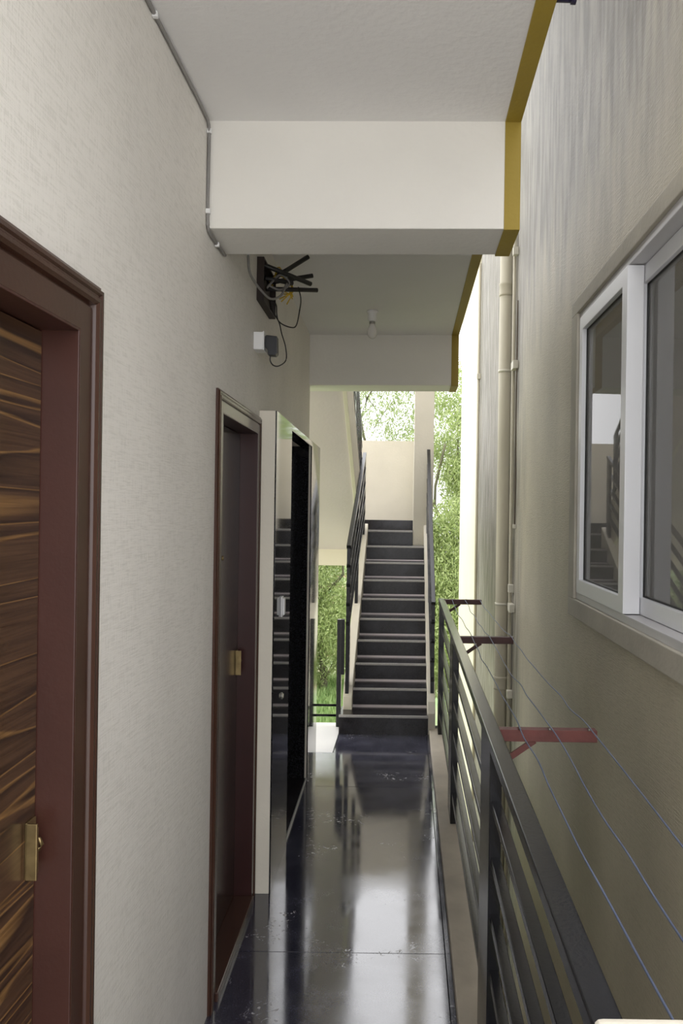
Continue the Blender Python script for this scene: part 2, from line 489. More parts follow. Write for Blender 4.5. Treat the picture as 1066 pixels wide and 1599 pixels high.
# ------------------------------------------------------------------ left wall
wall = empty('wall_left')
tag(wall, 'cream wall with woven relief holding both doors', kind='structure')
X0 = XW - 0.20
D1Y0, D1Y1, D1Z = 0.585, 1.485, 2.035        # door 1 clear opening
boxes('wall_segment', [
    (X0, XW, -0.2, D1Y0 - 0.04, -0.15, 6.4),
    (X0, XW, D1Y1 + 0.04, Y_BEND, -0.15, 6.4),
    (X0, XW, D1Y0 - 0.04, D1Y1 + 0.04, D1Z + 0.03, 6.4)], 'wall', wall)
bend = empty('wall_bend', (XW, Y_BEND, 0), SKEW)
bend['kind'] = 'group'
tag(bend, kind='group')
D2Y0, D2Y1, D2Z = 0.205, 0.895, 2.03
LFT0, LFT1, LFTZ = 1.49, 2.46, 2.105
seg = boxes('wall_segment', [
    (-0.20, 0, 0, D2Y0 - 0.03, -0.15, 6.4),
    (-0.20, 0, D2Y1 + 0.03, LFT0, -0.15, 6.4),
    (-0.20, 0, LFT1, 3.0, -0.15, 6.4),
    (-0.20, 0, D2Y0 - 0.03, D2Y1 + 0.03, D2Z + 0.03, 6.4),
    (-0.20, 0, LFT0, LFT1, LFTZ, 6.4),
    (-0.24, -0.20, -0.02, 3.0, -0.15, 6.4)], 'wall')
seg.parent = wall
seg.location = (XW, Y_BEND, 0); seg.rotation_euler = (0, 0, SKEW)
bpy.data.objects.remove(bend)
box('wall_segment', X0 - 0.04, X0, D1Y0 - 0.2, D1Y1 + 0.2, -0.15, 2.3, 'wall', wall)
wb = box('wall_back', -4.2, -0.895, 5.30, 5.50, GROUND, 6.4, 'cream')
for nm, zz in (('slab_upper', 5.85),):
    u = box(nm, X0, 0.333, 0.5, 5.73, zz, zz + 0.15, 'ceiling'); tag(u, 'slab of an upper corridor above this one', kind='structure')
lo = box('wall_lower', -0.86, 0.27, -0.2, 6.28, GROUND, -0.151, 'cream')
tag(lo, 'cream wall of the storey below the corridor', kind='structure')
tr_ = box('floor_terrace', -7, 7, -9.0, -0.2, -0.15, -0.004, 'terrace')
tag(tr_, 'pale open terrace behind the viewer', kind='structure')
al = box('floor_alley', -1.0, 1.2, -0.2, 8.8, GROUND, GROUND + 0.04, 'concrete')
tag(al, 'grey concrete strip at the bottom of the gap between the buildings', kind='structure')
tag(wb, 'cream outer wall turning left past the black clad opening', kind='structure')

# ------------------------------------------------------------------ ceilings, beams and their mustard edge
cl = box('ceiling', X0, 0.333, 0.50, 2.50, ZC, ZC + 0.13, 'ceiling', tilt=lean)
tag(cl, 'white ceiling of the corridor before the first beam', kind='structure')
cl2 = box('ceiling', X0 - 0.05, 0.333, 2.70, 5.50, ZC, ZC + 0.13, 'ceiling', tilt=lean)
tag(cl2, 'white ceiling between the two beams, with the bulb', kind='structure')
b1 = box('ceiling_beam', X0, 0.333, 2.47, 2.72, 2.584, ZC + 0.12, 'beam', bevel=0.004, tilt=lean)
tag(b1, 'near cream downstand beam across the corridor ceiling', kind='structure')
b2 = box('ceiling_beam', X0 - 0.06, 0.333, 5.45, 5.73, 2.572, ZC + 0.12, 'beam', bevel=0.004, tilt=lean)
tag(b2, 'far cream downstand beam above the foot of the stairs', kind='structure')
def edge_band(name, x0, x1, pts_z, label):
    e = empty(name); tag(e, label, kind='structure')
    for (y0, y1, z0, z1) in pts_z:
        box('band', x0, x1, y0, y1, z0, z1, 'yellow', e, bevel=0.001, segs=1, tilt=lean)
t = 0.004
edge_band('trim_1', 0.290, 0.340, [
    (0.50, 2.47 - t, ZC - t, ZC + 0.14),
    (2.47 - t, 2.47, 2.584 - t, ZC + 0.14),
    (2.47, 2.72, 2.584 - t, 2.584), (2.72, 2.72 + t, 2.584 - t, ZC)], 'mustard yellow painted edge of the first ceiling bay and near beam')
edge_band('trim_2', 0.290, 0.340, [
    (2.72 + t, 5.45 - t, ZC - t, ZC + 0.14),
    (5.45 - t, 5.45, 2.572 - t, ZC + 0.14),
    (5.45, 5.73, 2.572 - t, 2.572)], 'mustard yellow painted edge of the second ceiling bay and far beam')

# ------------------------------------------------------------------ neighbour's wall
WY0, WY1, WZ0, WZ1 = 1.72, 3.68, 1.305, 2.645
wr = boxes('wall_right', [
    (XR, XR + 0.2, 1.15, WY0, GROUND, 6.4), (XR, XR + 0.2, WY1, 8.9, GROUND, 6.4),
    (XR, XR + 0.2, WY0, WY1, GROUND, WZ0), (XR, XR + 0.2, WY0, WY1, WZ1, 6.4)], 'neighbour')
tag(wr, 'weathered beige wall of the neighbouring building with a white window', kind='structure')
wf = box('wall_far', XR - 0.012, XR + 0.2, 8.9, 11.8, GROUND, 6.4, 'far_wall')
tag(wf, 'bright yellow cream end of the neighbouring wall beyond the downpipe', kind='structure')
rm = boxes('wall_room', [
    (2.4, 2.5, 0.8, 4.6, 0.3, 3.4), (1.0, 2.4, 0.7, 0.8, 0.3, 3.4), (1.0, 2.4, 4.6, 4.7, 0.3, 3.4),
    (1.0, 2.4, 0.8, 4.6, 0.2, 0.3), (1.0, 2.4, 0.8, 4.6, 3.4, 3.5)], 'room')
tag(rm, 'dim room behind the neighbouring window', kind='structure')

# ------------------------------------------------------------------ window
win = empty('window_1', (0, 0, 0))
tag(win, 'white sliding window in the beige wall, near sash pushed behind', kind='structure')
for (y0, y1, z0, z1) in ((WY0 - 0.1, WY1 + 0.12, WZ0 - 0.085, WZ0), (WY0 - 0.1, WY1 + 0.12, WZ1, WZ1 + 0.07),
                         (WY1, WY1 + 0.12, WZ0, WZ1), (WY0 - 0.1, WY0, WZ0, WZ1)):
    box('surround', XR - 0.018, XR + 0.03, y0, y1, z0, z1, 'sill', win, bevel=0.004)
def frame4(name, x0, x1, y0, y1, z0, z1, wy, wz, material, parent, bevel=0.003):
    """four mitre-less members as one welded ring"""
    bm = bmesh.new()
    o = [(y0, z0), (y1, z0), (y1, z1), (y0, z1)]
    i = [(y0 + wy, z0 + wz), (y1 - wy, z0 + wz), (y1 - wy, z1 - wz), (y0 + wy, z1 - wz)]
    V = {}
    for nm, ring in (('o', o), ('i', i)):
        for k, (y, z) in enumerate(ring):
            for s, x in ((0, x0), (1, x1)):
                V[nm, k, s] = bm.verts.new((x, y, z))
    for k in range(4):
        l = (k + 1) % 4
        for s in (0, 1):
            f = [V['o', k, s], V['o', l, s], V['i', l, s], V['i', k, s]]
            bm.faces.new(f if s == 0 else f[::-1])
        bm.faces.new((V['o', k, 0], V['o', l, 0], V['o', l, 1], V['o', k, 1]))
        bm.faces.new((V['i', k, 0], V['i', l, 0], V['i', l, 1], V['i', k, 1]))
    return finish(bm, name, material, parent, bevel)
frame4('frame', XR - 0.004, XR + 0.14, WY0, WY1, WZ0, WZ1, 0.03, 0.032, 'alu', win)
def sash(y0, y1, x0, x1, material, label=None):
    z0, z1 = WZ0 + 0.034, WZ1 - 0.034
    s = frame4('sash', x0, x1, y0, y1, z0, z1, 0.055, 0.062, material, win)
    xm = (x0 + x1) / 2
    box('pane', xm - 0.003, xm + 0.003, y0 + 0.050, y1 - 0.050, z0 + 0.056, z1 - 0.056, 'glass', s)
    frame4('gasket', xm - 0.009, xm - 0.0031, y0 + 0.0545, y1 - 0.0545, z0 + 0.0615, z1 - 0.0615, 0.005, 0.005, 'gasket', s, bevel=0)
    return s
sash(2.87, 3.645, XR - 0.012, XR + 0.045, 'upvc')
sash(WY0 + 0.035, 2.93, XR + 0.050, XR + 0.10, 'upvc')
# pull lip on the sliding sash edge
box('interlock', XR - 0.014, XR + 0.047, 2.848, 2.8695, WZ0 + 0.036, WZ1 - 0.036, 'upvc', win, bevel=0.002)
# curtain in the room
bm = bmesh.new()
nf = 90
for j in range(nf + 1):
    y = 1.70 + (2.80 - 1.70) * j / nf
    x = 0.975 + 0.014 * math.sin(j * 0.9) + 0.008 * math.sin(j * 0.37 + 1)
    a = bm.verts.new((x, y, 1.0)); b = bm.verts.new((x, y, 2.75))
    if j: bm.faces.new((pa, a, b, pb))
    pa, pb = a, b
bmesh.ops.solidify(bm, geom=bm.faces[:], thickness=0.002)
cu = finish(bm, 'curtain', 'curtain', smooth=True)
tag(cu, 'pale grey pleated curtain hanging behind the near window pane', 'curtain')

# ------------------------------------------------------------------ doors
ARCH = [(0, -0.0008), (0, 0.016), (0.004, 0.020), (0.056, 0.020), (0.059, 0.014), (0.063, 0.014), (0.066, 0.024), (0.072, 0.029),
        (0.079, 0.029), (0.084, 0.023), (0.087, 0.023), (0.091, 0.027), (0.098, 0.027), (0.104, 0.018), (0.110, 0.016), (0.110, -0.0008)]
def architrave(y0, y1, z1, material, parent, scale=1.0, px=1.0):
    P = [(w * scale, p * px if p > 0 else p) for w, p in ARCH]
    rings = [[(p, y1 + w, 0.0) for w, p in P], [(p, y1 + w, z1 + w) for w, p in P], [(p, y0 - w, z1 + w) for w, p in P], [(p, y0 - w, 0.0) for w, p in P]]
    for nm, a, b in (('architrave', 0, 1), ('architrave_head', 1, 2), ('architrave', 2, 3)):
        bm = bmesh.new()
        A = [bm.verts.new(v) for v in rings[a]]; B = [bm.verts.new(v) for v in rings[b]]
        n = len(P)
        for k in range(n):
            bm.faces.new((A[k], A[(k + 1) % n], B[(k + 1) % n], B[k]))
        bm.faces.new(A); bm.faces.new(B[::-1])
        finish(bm, nm, material, parent)

def lock_plate(parent, y, z, x):
    """brass hasp: a plate on the leaf with an upright folded lip and a round staple"""
    bm = bmesh.new()
    bm_box(bm, x, x + 0.004, y - 0.036, y, z - 0.052, z + 0.052)
    bm_box(bm, x + 0.004, x + 0.024, y - 0.040, y - 0.035, z - 0.052, z + 0.052)
    bm_box(bm, x + 0.004, x + 0.017, y - 0.022, y - 0.017, z - 0.046, z + 0.038)
    o = finish(bm, 'lock_plate', 'brass', parent, bevel=0.0012, segs=2)
    tag(o, 'tarnished brass hasp plate')
    tube('staple', [(x + 0.002, y - 0.012, z + 0.016), (x + 0.016, y - 0.012, z + 0.014), (x + 0.021, y - 0.012, z + 0.004), (x + 0.016, y - 0.012, z - 0.006), (x + 0.002, y - 0.012, z - 0.008)], 0.0035, 'brass', o)
    return o

def door(name, loc, rz, y0, y1, z1, leaf_mat_, jamb_mat, arch_mat, label, ascale, depth, apx=1.0, sill=False):
    d = empty(name, loc, rz)
    tag(d, label, kind='structure')
    architrave(y0, y1, z1, arch_mat, d, ascale, apx)
    j = 0.028
    jf = 0.0195 * apx
    y0, y1, z1 = y0 + 0.001, y1 - 0.001, z1 - 0.001
    box('jamb', -depth - 0.05, jf, y1, y1 + j, 0, z1 + j, jamb_mat, d, bevel=0.0015)
    box('jamb', -depth - 0.05, jf, y0 - j, y0, 0, z1 + j, jamb_mat, d, bevel=0.0015)
    box('jamb_head', -depth - 0.05, jf, y0, y1, z1, z1 + j, jamb_mat, d, bevel=0.0015)
    z0 = 0.035 if sill else 0.006
    lf_ = box('door_leaf', -depth - 0.038, -depth, y0 + 0.002, y1 - 0.002, z0, z1 - 0.003, leaf_mat_, d, bevel=0.0015)
    if sill:
        box('threshold', -0.19, 0.020, y0, y1, -0.002, 0.032, 'maroon_dark', d, bevel=0.004)
    return d
d1 = door('door_1', (XW, 0, 0), 0, D1Y0, D1Y1, D1Z, 'wood', 'maroon', 'maroon_dark', 'near door of banded walnut laminate in a maroon moulded frame', 1.0, 0.050)
lock_plate(d1, D1Y1 - 0.006, 1.065, -0.050)
d2 = door('door_2', (XW, Y_BEND, 0), SKEW, D2Y0, D2Y1, D2Z, 'wood_dark', 'maroon_deep', 'maroon_dark', 'far dark brown door between the cream wall and the black clad opening', 0.70, 0.066, 0.5, sill=True)
lock_plate(d2, D2Y1 - 0.006, 1.045, -0.066)
pe = tube('peephole', [(-0.067, 0.56, 1.51), (-0.060, 0.56, 1.51)], 0.009, 'brass', d2, n=14)
lower = box('skirting_tile', 0.001, 0.022, D2Y1 + 0.078, 0.969, 0.0, 0.03, 'granite', None)
bpy.data.objects.remove(lower)

# ------------------------------------------------------------------ black granite clad opening (lift)
lift = empty('elevator_entrance', (XW, Y_BEND, 0), SKEW)
tag(lift, 'tall opening framed in polished black granite beside the far door', 'elevator')
PR = 0.078
box('surround_core', 0.0, PR - 0.006, 0.972, LFT0 - 0.02, 0, 2.14, 'cream', lift, bevel=0.003)['label'] = 'cream painted edge of the surround'
box('surround_core', 0.0, PR - 0.006, LFT1 + 0.02, 3.0, 0, 2.14, 'cream', lift, bevel=0.003)
for (y0, y1) in ((0.972, LFT0), (LFT1, 3.0)):
    box('granite_panel', PR - 0.006, PR, y0, y1, 0.0, 2.14, 'granite_wall', lift, bevel=0.001)
box('granite_header', 0.0, PR, LFT0, LFT1, LFTZ, 2.14, 'granite_wall', lift, bevel=0.003)
box('granite_jamb', -0.14, PR - 0.02, LFT0 - 0.018, LFT0 + 0.002, 0, LFTZ, 'granite_wall', lift)
box('granite_jamb', -0.14, PR - 0.02, LFT1 - 0.002, LFT1 + 0.018, 0, LFTZ, 'granite_wall', lift)
box('edge_strip', -0.005, 0.012, LFT0 + 0.002, LFT0 + 0.024, 0, LFTZ, 'lift', lift, bevel=0.002)
ym = (LFT0 + LFT1) / 2
for (y0, y1) in ((LFT0 + 0.004, ym - 0.002), (ym + 0.002, LFT1 - 0.004)):
    box('door_panel', -0.125, -0.095, y0, y1, 0.012, LFTZ - 0.003, 'lift', lift, bevel=0.003)
box('sill_plate', -0.14, PR - 0.012, LFT0 + 0.003, LFT1 - 0.003, 0.0, 0.010, 'granite_step', lift, bevel=0.002)
box('sill_edge', PR - 0.012, PR - 0.002, LFT0 + 0.003, LFT1 - 0.003, 0.0, 0.013, 'steel', lift, bevel=0.002)['label'] = 'pale metal strip along the sill'

sw = empty('switch_plate', (XW, Y_BEND, 0), SKEW)
tag(sw, 'white switch box on the black granite panel beside the far door', 'switch')
box('plate', PR, PR + 0.008, 1.165, 1.215, 1.20, 1.295, 'white', sw, bevel=0.003)
box('rocker', PR + 0.008, PR + 0.018, 1.172, 1.208, 1.208, 1.287, 'white', sw, bevel=0.004)
cb = empty('call_button', (XW, Y_BEND, 0), SKEW)
tag(cb, 'small pale round push button low on the black granite panel', 'button')
tube('ring', [(PR, 1.24, 0.815), (PR + 0.005, 1.24, 0.815)], 0.016, 'steel', cb, n=18)
tube('push', [(PR + 0.005, 1.24, 0.815), (PR + 0.010, 1.24, 0.815)], 0.011, 'clamp', cb, n=18)

# ------------------------------------------------------------------ staircase (flight 1, landing, flight 2)
R_, G_ = 0.1505, 0.2516
YN = 5.966
st = empty('staircase', (-0.12, YN, 0))
tag(st, 'steep narrow staircase of black granite steps between cream stringers', 'staircase')
def S_(o):      # children built in world coordinates under an empty that sits at the foot of the flight
    o.location = (0.12, -YN, 0)
    return o
for k in range(1, 11):
    y = YN + (k - 1) * G_
    z = k * R_
    xl, xr = (-0.500, 0.180) if k == 1 else (-0.412, 0.174)
    if k == 10: xr = 0.056
    S_(box('riser', xl, xr, y + 0.016, y + 0.036, z - R_, z - 0.020, 'granite_step', st))
    if k < 10:
        tr = S_(box('tread', xl, xr, y + 0.008, y + G_ + 0.016, z - 0.020, z, 'granite_step', st, bevel=0.001, segs=1))
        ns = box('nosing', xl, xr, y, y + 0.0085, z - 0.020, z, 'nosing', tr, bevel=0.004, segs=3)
S_(box('riser_skirt', -0.499, -0.412, YN + 0.037, YN + 0.2, 0, R_ - 0.021, 'granite_step', st))
sl = R_ / G_
def z_nose(y): return R_ + (y - YN) * sl
for nm, x0, x1, ya, up in (('stringer', -0.482, -0.412, YN + 0.16, 0.055), ('stringer', 0.174, 0.235, YN + 0.02, 0.05)):
    yb = YN + 9 * G_ + 0.02
    pts = [(ya, max(0, z_nose(ya) - 0.30)), (ya + 0.5, max(0, z_nose(ya) - 0.06)), (yb, z_nose(yb) - 0.36), (yb, z_nose(yb) + up), (ya + 0.05, z_nose(ya + 0.05) + up), (ya, z_nose(ya) + up - 0.05)]
    S_(prism(nm, pts, x0, x1, 'cream', st, bevel=0.006))
S_(prism('waist_slab', [(YN + 0.02, -0.15), (YN + 0.3, -0.15), (YN + 9 * G_, 8.2 * R_ - 0.05), (YN + 9 * G_, 9 * R_), (YN + 0.04, 0.03)], -0.44, 0.19, 'soffit', st))
YL = YN + 9 * G_         # landing front
ZL = 10 * R_
NOTCH = lambda xr_, y0_: [(-1.25, y0_), (0.056, y0_), (0.056, YL + 0.245), (xr_, YL + 0.245), (xr_, 8.897), (-1.25, 8.897)]
S_(prism('landing', NOTCH(0.235, YL + 0.037), ZL - 0.18, ZL - 0.02, 'soffit', st, axis='Z'))
lt = S_(prism('landing_tread', NOTCH(0.235, YL + 0.008), ZL - 0.02, ZL, 'granite_step', st, axis='Z'))
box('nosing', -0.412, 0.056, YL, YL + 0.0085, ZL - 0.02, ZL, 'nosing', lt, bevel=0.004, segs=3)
S_(box('landing_skirting', -1.2, 0.17, 8.882, 8.897, ZL, ZL + 0.10, 'granite_step', st))
S_(box('landing_beam', -1.25, -0.483, YL - 0.03, YL + 0.036, 1.13, 1.325, 'cream', st, bevel=0.004))
# second flight, doubling back up over the left opening
n2 = 9
pts = []
for k in range(n2):
    y = YL - 0.03 - k * 0.255
    z = ZL + (k + 1) * R_
    pts += [(y, z - R_), (y, z)]
ye = YL - 0.03 - n2 * 0.255
pts += [(ye, ZL + n2 * R_), (ye, 1.30 + (YL - 0.03 - ye) * 0.585), (YL - 0.03, 1.30)]
S_(prism('upper_flight', pts, -1.25, -0.505, 'soffit', st))
yb = YL - 0.05
S_(prism('upper_stringer', [(yb, 1.29), (ye, 1.29 + (yb - ye) * 0.585), (ye, 1.29 + (yb - ye) * 0.585 + 0.52), (yb, 1.29 + 0.50)], -0.504, -0.472, 'cream', st, bevel=0.003))
lw = box('wall_landing', -1.3, 0.27, 8.90, 9.03, 1.30, 2.505, 'cream')
tag(lw, 'cream parapet wall at the back of the stair landing', kind='structure')
col = box('column', 0.060, 0.268, YL + 0.02, YL + 0.24, GROUND, 5.5, 'cream', bevel=0.004)
tag(col, 'square cream column rising at the right of the top step', kind='structure')
lu = box('slab_upper', -1.3, -0.85, 5.50, 5.98, 2.93, 3.06, 'soffit')
tag(lu, 'upper floor slab edge where the second flight arrives', kind='structure')

# ------------------------------------------------------------------ stair railings
def stair_rail(name, x, ya, za, yb_, zb, drop, label, posts, foot, nb=4, hw=0.036):
    r = empty(name, (x, ya, 0)); tag(r, label, 'railing', 'stair railings')
    def T(o): o.location = (-x, -ya, 0); return o
    zt = lambda y: za + (zb - za) * (y - ya) / (yb_ - ya)
    T(bar('handrail', (x, ya, zt(ya)), (x, yb_, zt(yb_)), hw, 0.030, 'rail', r, bevel=0.003))
    for py in posts:
        T(prism('post', [(py - 0.045, foot(py - 0.045)), (py + 0.045, foot(py + 0.045)), (py + 0.045, zt(py + 0.045) - 0.012), (py - 0.045, zt(py - 0.045) - 0.012)], x - 0.014, x + 0.014, 'rail', r, bevel=0.002))
    for b in range(nb):
        dz = drop * (b + 1)
        T(bar('bar', (x, ya, zt(ya) - dz), (x, yb_, zt(yb_) - dz), 0.032, 0.024, 'rail', r, bevel=0.002))
    return r
stair_rail('stair_railing', -0.452, 6.10, 1.42, 8.16, 2.30, 0.150, 'black steel railing on the left stringer of the stairs', (6.15, 7.12, 8.11), lambda y: z_nose(y) + 0.045)
stair_rail('stair_railing', 0.212, 6.10, 0.99, 8.20, 2.345, 0.150, 'black steel railing on the right stringer, rising to the column', (6.16, 7.15, 8.15), lambda y: z_nose(y) + 0.042, hw=0.034)
zu = lambda y: 1.29 + (yb - y) * 0.585 + 0.51
stair_rail('stair_railing', -0.488, 8.05, zu(8.05) + 0.62, 6.02, zu(6.02) + 0.62, 0.135, 'black railing of the upper flight, doubling back above the lower one', (8.0, 7.0, 6.07), lambda y: zu(y) - 0.01, hw=0.030)
sr = [o for o in bpy.data.objects if o.name == 'stair_railing'][0]
ep = box('end_plate', -0.503, -0.474, 6.085, 6.108, 0.43, 0.86, 'rail', sr, bevel=0.002)
ep.location = (0.452, -6.10, 0)
# low guard at the open end of the floor, with its taller end post
gd = empty('low_guard_rail', (-0.521, 6.22, 0))
tag(gd, 'two low black pipes guarding the open floor edge left of the stairs', 'guard rail')
box('post', -0.019, 0.017, -0.045, 0.0, 0.0, 0.845, 'rail', gd, bevel=0.003)
for z in (0.085, 0.165):
    tube('pipe', [(-0.80, -0.022, z), (-0.019, -0.022, z)], 0.010, 'rail', gd)
tube('stub', [(-0.80, -0.022, 0.0), (-0.80, -0.022, 0.175)], 0.012, 'rail', gd)

# ------------------------------------------------------------------ corridor railing
rl = empty('corridor_railing', (0.268, 1.0, 0.045))
tag(rl, 'long black steel railing on the kerb along the open right side', 'railing')
def Rr(o): o.location = (-0.268, -1.0, -0.045); return o
HZ = EYE - 0.655
Rr(box('handrail', 0.2465, 0.290, 0.985, 6.0, HZ - 0.032, HZ, 'rail', rl, bevel=0.003))
PY = [(2.28, 2.55), (4.17, 4.42), (5.84, 5.98)]
for y0, y1 in PY:
    Rr(box('post', 0.250, 0.286, y0, y1, 0.045, HZ - 0.032, 'rail', rl, bevel=0.003))
spans = [(1.0, 2.28), (2.55, 4.17), (4.42, 5.84)]
for y0, y1 in spans:
    for dz in (0.837, 1.0, 1.165, 1.328, 1.49):
        zt_ = EYE - dz
        Rr(box('bar', 0.256, 0.284, y0 - 0.012, y1 + 0.012, zt_ - 0.024, zt_, 'rail', rl, bevel=0.002))
pil = box('parapet_pillar', 0.245, 0.62, 0.55, 1.0, -0.15, 1.062, 'cream', bevel=0.012, segs=3)
tag(pil, 'cream parapet block at the near end of the black railing', kind='structure')

# ------------------------------------------------------------------ clothesline brackets and wires
def bracket(y, xe, material, label, zt_):
    b = empty('clothesline_bracket', (0.286, y, zt_))
    tag(b, label, 'bracket', None)
    L_ = xe - 0.286
    bm = bmesh.new()
    bm_prism(bm, [(-0.018, 0.0), (0.018, 0.0), (0.018, -0.004), (-0.014, -0.004), (-0.014, -0.036), (-0.018, -0.036)], 0.0, L_, 'X')
    finish(bm, 'arm', material, b, bevel=0.001, segs=1)
    bm = bmesh.new()
    a, c = Vector((0.002, -0.008, -0.115)), Vector((0.118, -0.008, -0.034))
    tt = (c - a).normalized(); nn = Vector((-tt.z, 0, tt.x))
    vs = []
    for p in (a, c):
        for sy, sn in ((-1, -1), (1, -1), (1, 1), (-1, 1)):
            vs.append(bm.verts.new(p + Vector((0, sy * 0.005, 0)) + nn * sn * 0.009))
    for f in ((0, 1, 2, 3), (7, 6, 5, 4), (0, 4, 5, 1), (1, 5, 6, 2), (2, 6, 7, 3), (3, 7, 4, 0)):
        bm.faces.new([vs[i] for i in f])
    finish(bm, 'strut', material, b)
    box('mount', 0.0, 0.004, -0.02, 0.02, -0.13, 0.0, material, b)
    for x in (0.357, 0.449, 0.571):
        if x < xe:
            tube('hook', [(x - 0.286, -0.016, 0.0), (x - 0.286, -0.016, 0.006)], 0.004, 'steel', b, n=8)
    return b
bracket(2.44, 0.596, 'red', 'red oxide steel bracket nearest the camera, holding three wires off the railing', EYE - 0.668)
bracket(4.22, 0.578, 'rust', 'dark steel clothesline bracket at the middle railing post', EYE - 0.664)
bracket(5.90, 0.565, 'rust', 'dark steel clothesline bracket beside the foot of the stairs', EYE - 0.652)
wires = ((0.357, 'clothesline wire closest to the railing, leading down to the pillar', 3),
         (0.449, 'middle one of the three wavy clothesline wires', 5),
         (0.571, 'clothesline wire closest to the neighbouring wall, at the bracket ends', 8))
for x, lab, sd in wires:
    rr = random.Random(sd)
    pts = []
    y = 5.90
    x_far = {0.357: 0.345, 0.449: 0.44, 0.571: 0.555}[x]
    N_ = 26
    for i in range(N_ + 1):
        y = 5.90 + (0.99 - 5.90) * i / N_
        f = (5.90 - y) / 4.91
        sag = 0.0
        for ya, yc in ((5.9, 4.22), (4.22, 2.44), (2.44, 0.5)):
            if yc <= y <= ya:
                s = (y - yc) / (ya - yc); sag = -0.018 * 4 * s * (1 - s)
        xx = x_far + (x - x_far) * min(1, f / 0.7)
        onb = any(abs(y - q) < 0.1 for q in (5.9, 4.22, 2.44))
        j = 0 if onb else 1
        pts.append((xx + j * rr.uniform(-0.005, 0.005), y, EYE - 0.655 + (0.0 if i < 3 else 0) + sag + j * rr.uniform(-0.004, 0.004)))
    w = tube('clothesline', spline(pts, 5), 0.0023, 'wire', n=6)
    tag(w, lab, 'wire')

# ------------------------------------------------------------------ pipes on the neighbour's wall
pp = empty('drain_pipe', (0.742, 6.08, GROUND))
tag(pp, 'beige painted drain pipe running down the neighbouring wall', 'pipe')
H_ = 4.60 - GROUND
def ring_pipe(parent, r, z0, z1, nm='pipe_length'):
    return lathe(nm, [(r, z0), (r, z1)], 'pipe', parent, n=24)
ring_pipe(pp, 0.052, 0, H_)
for zc in (3.44 - GROUND, 0.4 - GROUND):
    lathe('coupling', [(0.052, zc - 0.06), (0.057, zc - 0.058), (0.057, zc - 0.045), (0.055, zc - 0.04), (0.055, zc + 0.02), (0.057, zc + 0.025), (0.057, zc + 0.04), (0.052, zc + 0.042)], 'pipe', pp, n=24)
for zc in (2.80, 1.0):
    lathe('clip_band', [(0.0525, zc - GROUND - 0.010), (0.0555, zc - GROUND - 0.010), (0.0555, zc - GROUND + 0.010), (0.0525, zc - GROUND + 0.010)], 'clamp', pp, n=24)
sp = empty('supply_pipe', (0.780, 5.90, GROUND))
tag(sp, 'thin beige water pipe beside the larger drain pipe', 'pipe')
lathe('pipe_length', [(0.0135, 0), (0.0135, 4.8 - GROUND)], 'pipe', sp, n=14)
for zc in (3.66, 2.80, 1.14, 1.0, 0.35):
    box('saddle', -0.020, 0.020, -0.13 if zc in (2.80, 1.0) else -0.06, -0.012, zc - GROUND - 0.03, zc - GROUND + 0.03, 'clamp', sp, bevel=0.004)
dk = empty('wall_dark_line', (0.790, 5.78, 1.62))  # added tube drawing a dark line of shadow and dirt, no real wiring
tag(dk, 'thin brown tube added for the dark shadow and dirt line beside the thin water pipe', 'cable')
tube('cable', spline([(0, 0, 1.65), (0.001, 0.004, 1.3), (-0.002, -0.003, 0.8), (0.002, 0.004, 0.35), (0, 0, 0)], 4), 0.0055, 'dark_line', dk)
box('clip', -0.014, 0.010, -0.012, 0.012, -0.03, 0.0, 'clamp', dk, bevel=0.003)
yp = empty('supply_pipe', (0.775, 8.80, GROUND))
tag(yp, 'thin yellowish pipe in the corner where the bright wall end begins', 'pipe')
lathe('pipe_length', [(0.016, 0), (0.016, 4.5 - GROUND)], 'pipe', yp, n=14)
box('saddle', -0.022, 0.024, -0.03, -0.012, 3.2 - GROUND, 3.26 - GROUND, 'clamp', yp, bevel=0.004)
sb = empty('pipe_stub', (0.352, 1.90, ZC + 0.035))
tag(sb, 'dark violet pipe end poking out above the mustard ceiling edge', 'pipe')
tube('stub', [(-0.015, 0, 0), (0.032, 0, 0)], 0.016, 'navy', sb, n=14)
tube('cap', [(0.026, 0, 0), (0.038, 0, 0)], 0.020, 'navy', sb, n=14)

# ------------------------------------------------------------------ cable along the ceiling corner
cb_ = empty('ceiling_cable', (XW + 0.006, 1.0, ZC - 0.006))
tag(cb_, 'grey cable clipped along the ceiling corner and round the near beam', 'cable')
def K(p): return (p[0] - (XW + 0.006), p[1] - 1.0, p[2] - (ZC - 0.006))
xc = XW + 0.006
path = [(xc, 0.55, ZC - 0.006), (xc, 1.0, ZC - 0.006), (xc, 1.6, ZC - 0.007), (xc, 2.2, ZC - 0.006), (xc, 2.40, ZC - 0.009), (xc + 0.001, 2.452, ZC - 0.022),
        (xc, 2.462, ZC - 0.08), (xc, 2.461, 2.80), (xc - 0.001, 2.460, 2.66), (xc, 2.461, 2.60), (xc, 2.475, 2.576), (xc, 2.55, 2.572), (xc - 0.001, 2.70, 2.574)]
tube('cable', [K(p) for p in spline(path, 4)], 0.0052, 'conduit', cb_)
for p in ((xc, 1.93, ZC - 0.006), (xc, 2.460, ZC - 0.035), (xc, 2.459, 2.635), (xc, 2.58, 2.572)):
    q = K(p)
    box('clip', q[0] - 0.006, q[0] + 0.008, q[1] - 0.006, q[1] + 0.006, q[2] - 0.009, q[2] + 0.006, 'white', cb_, bevel=0.002)

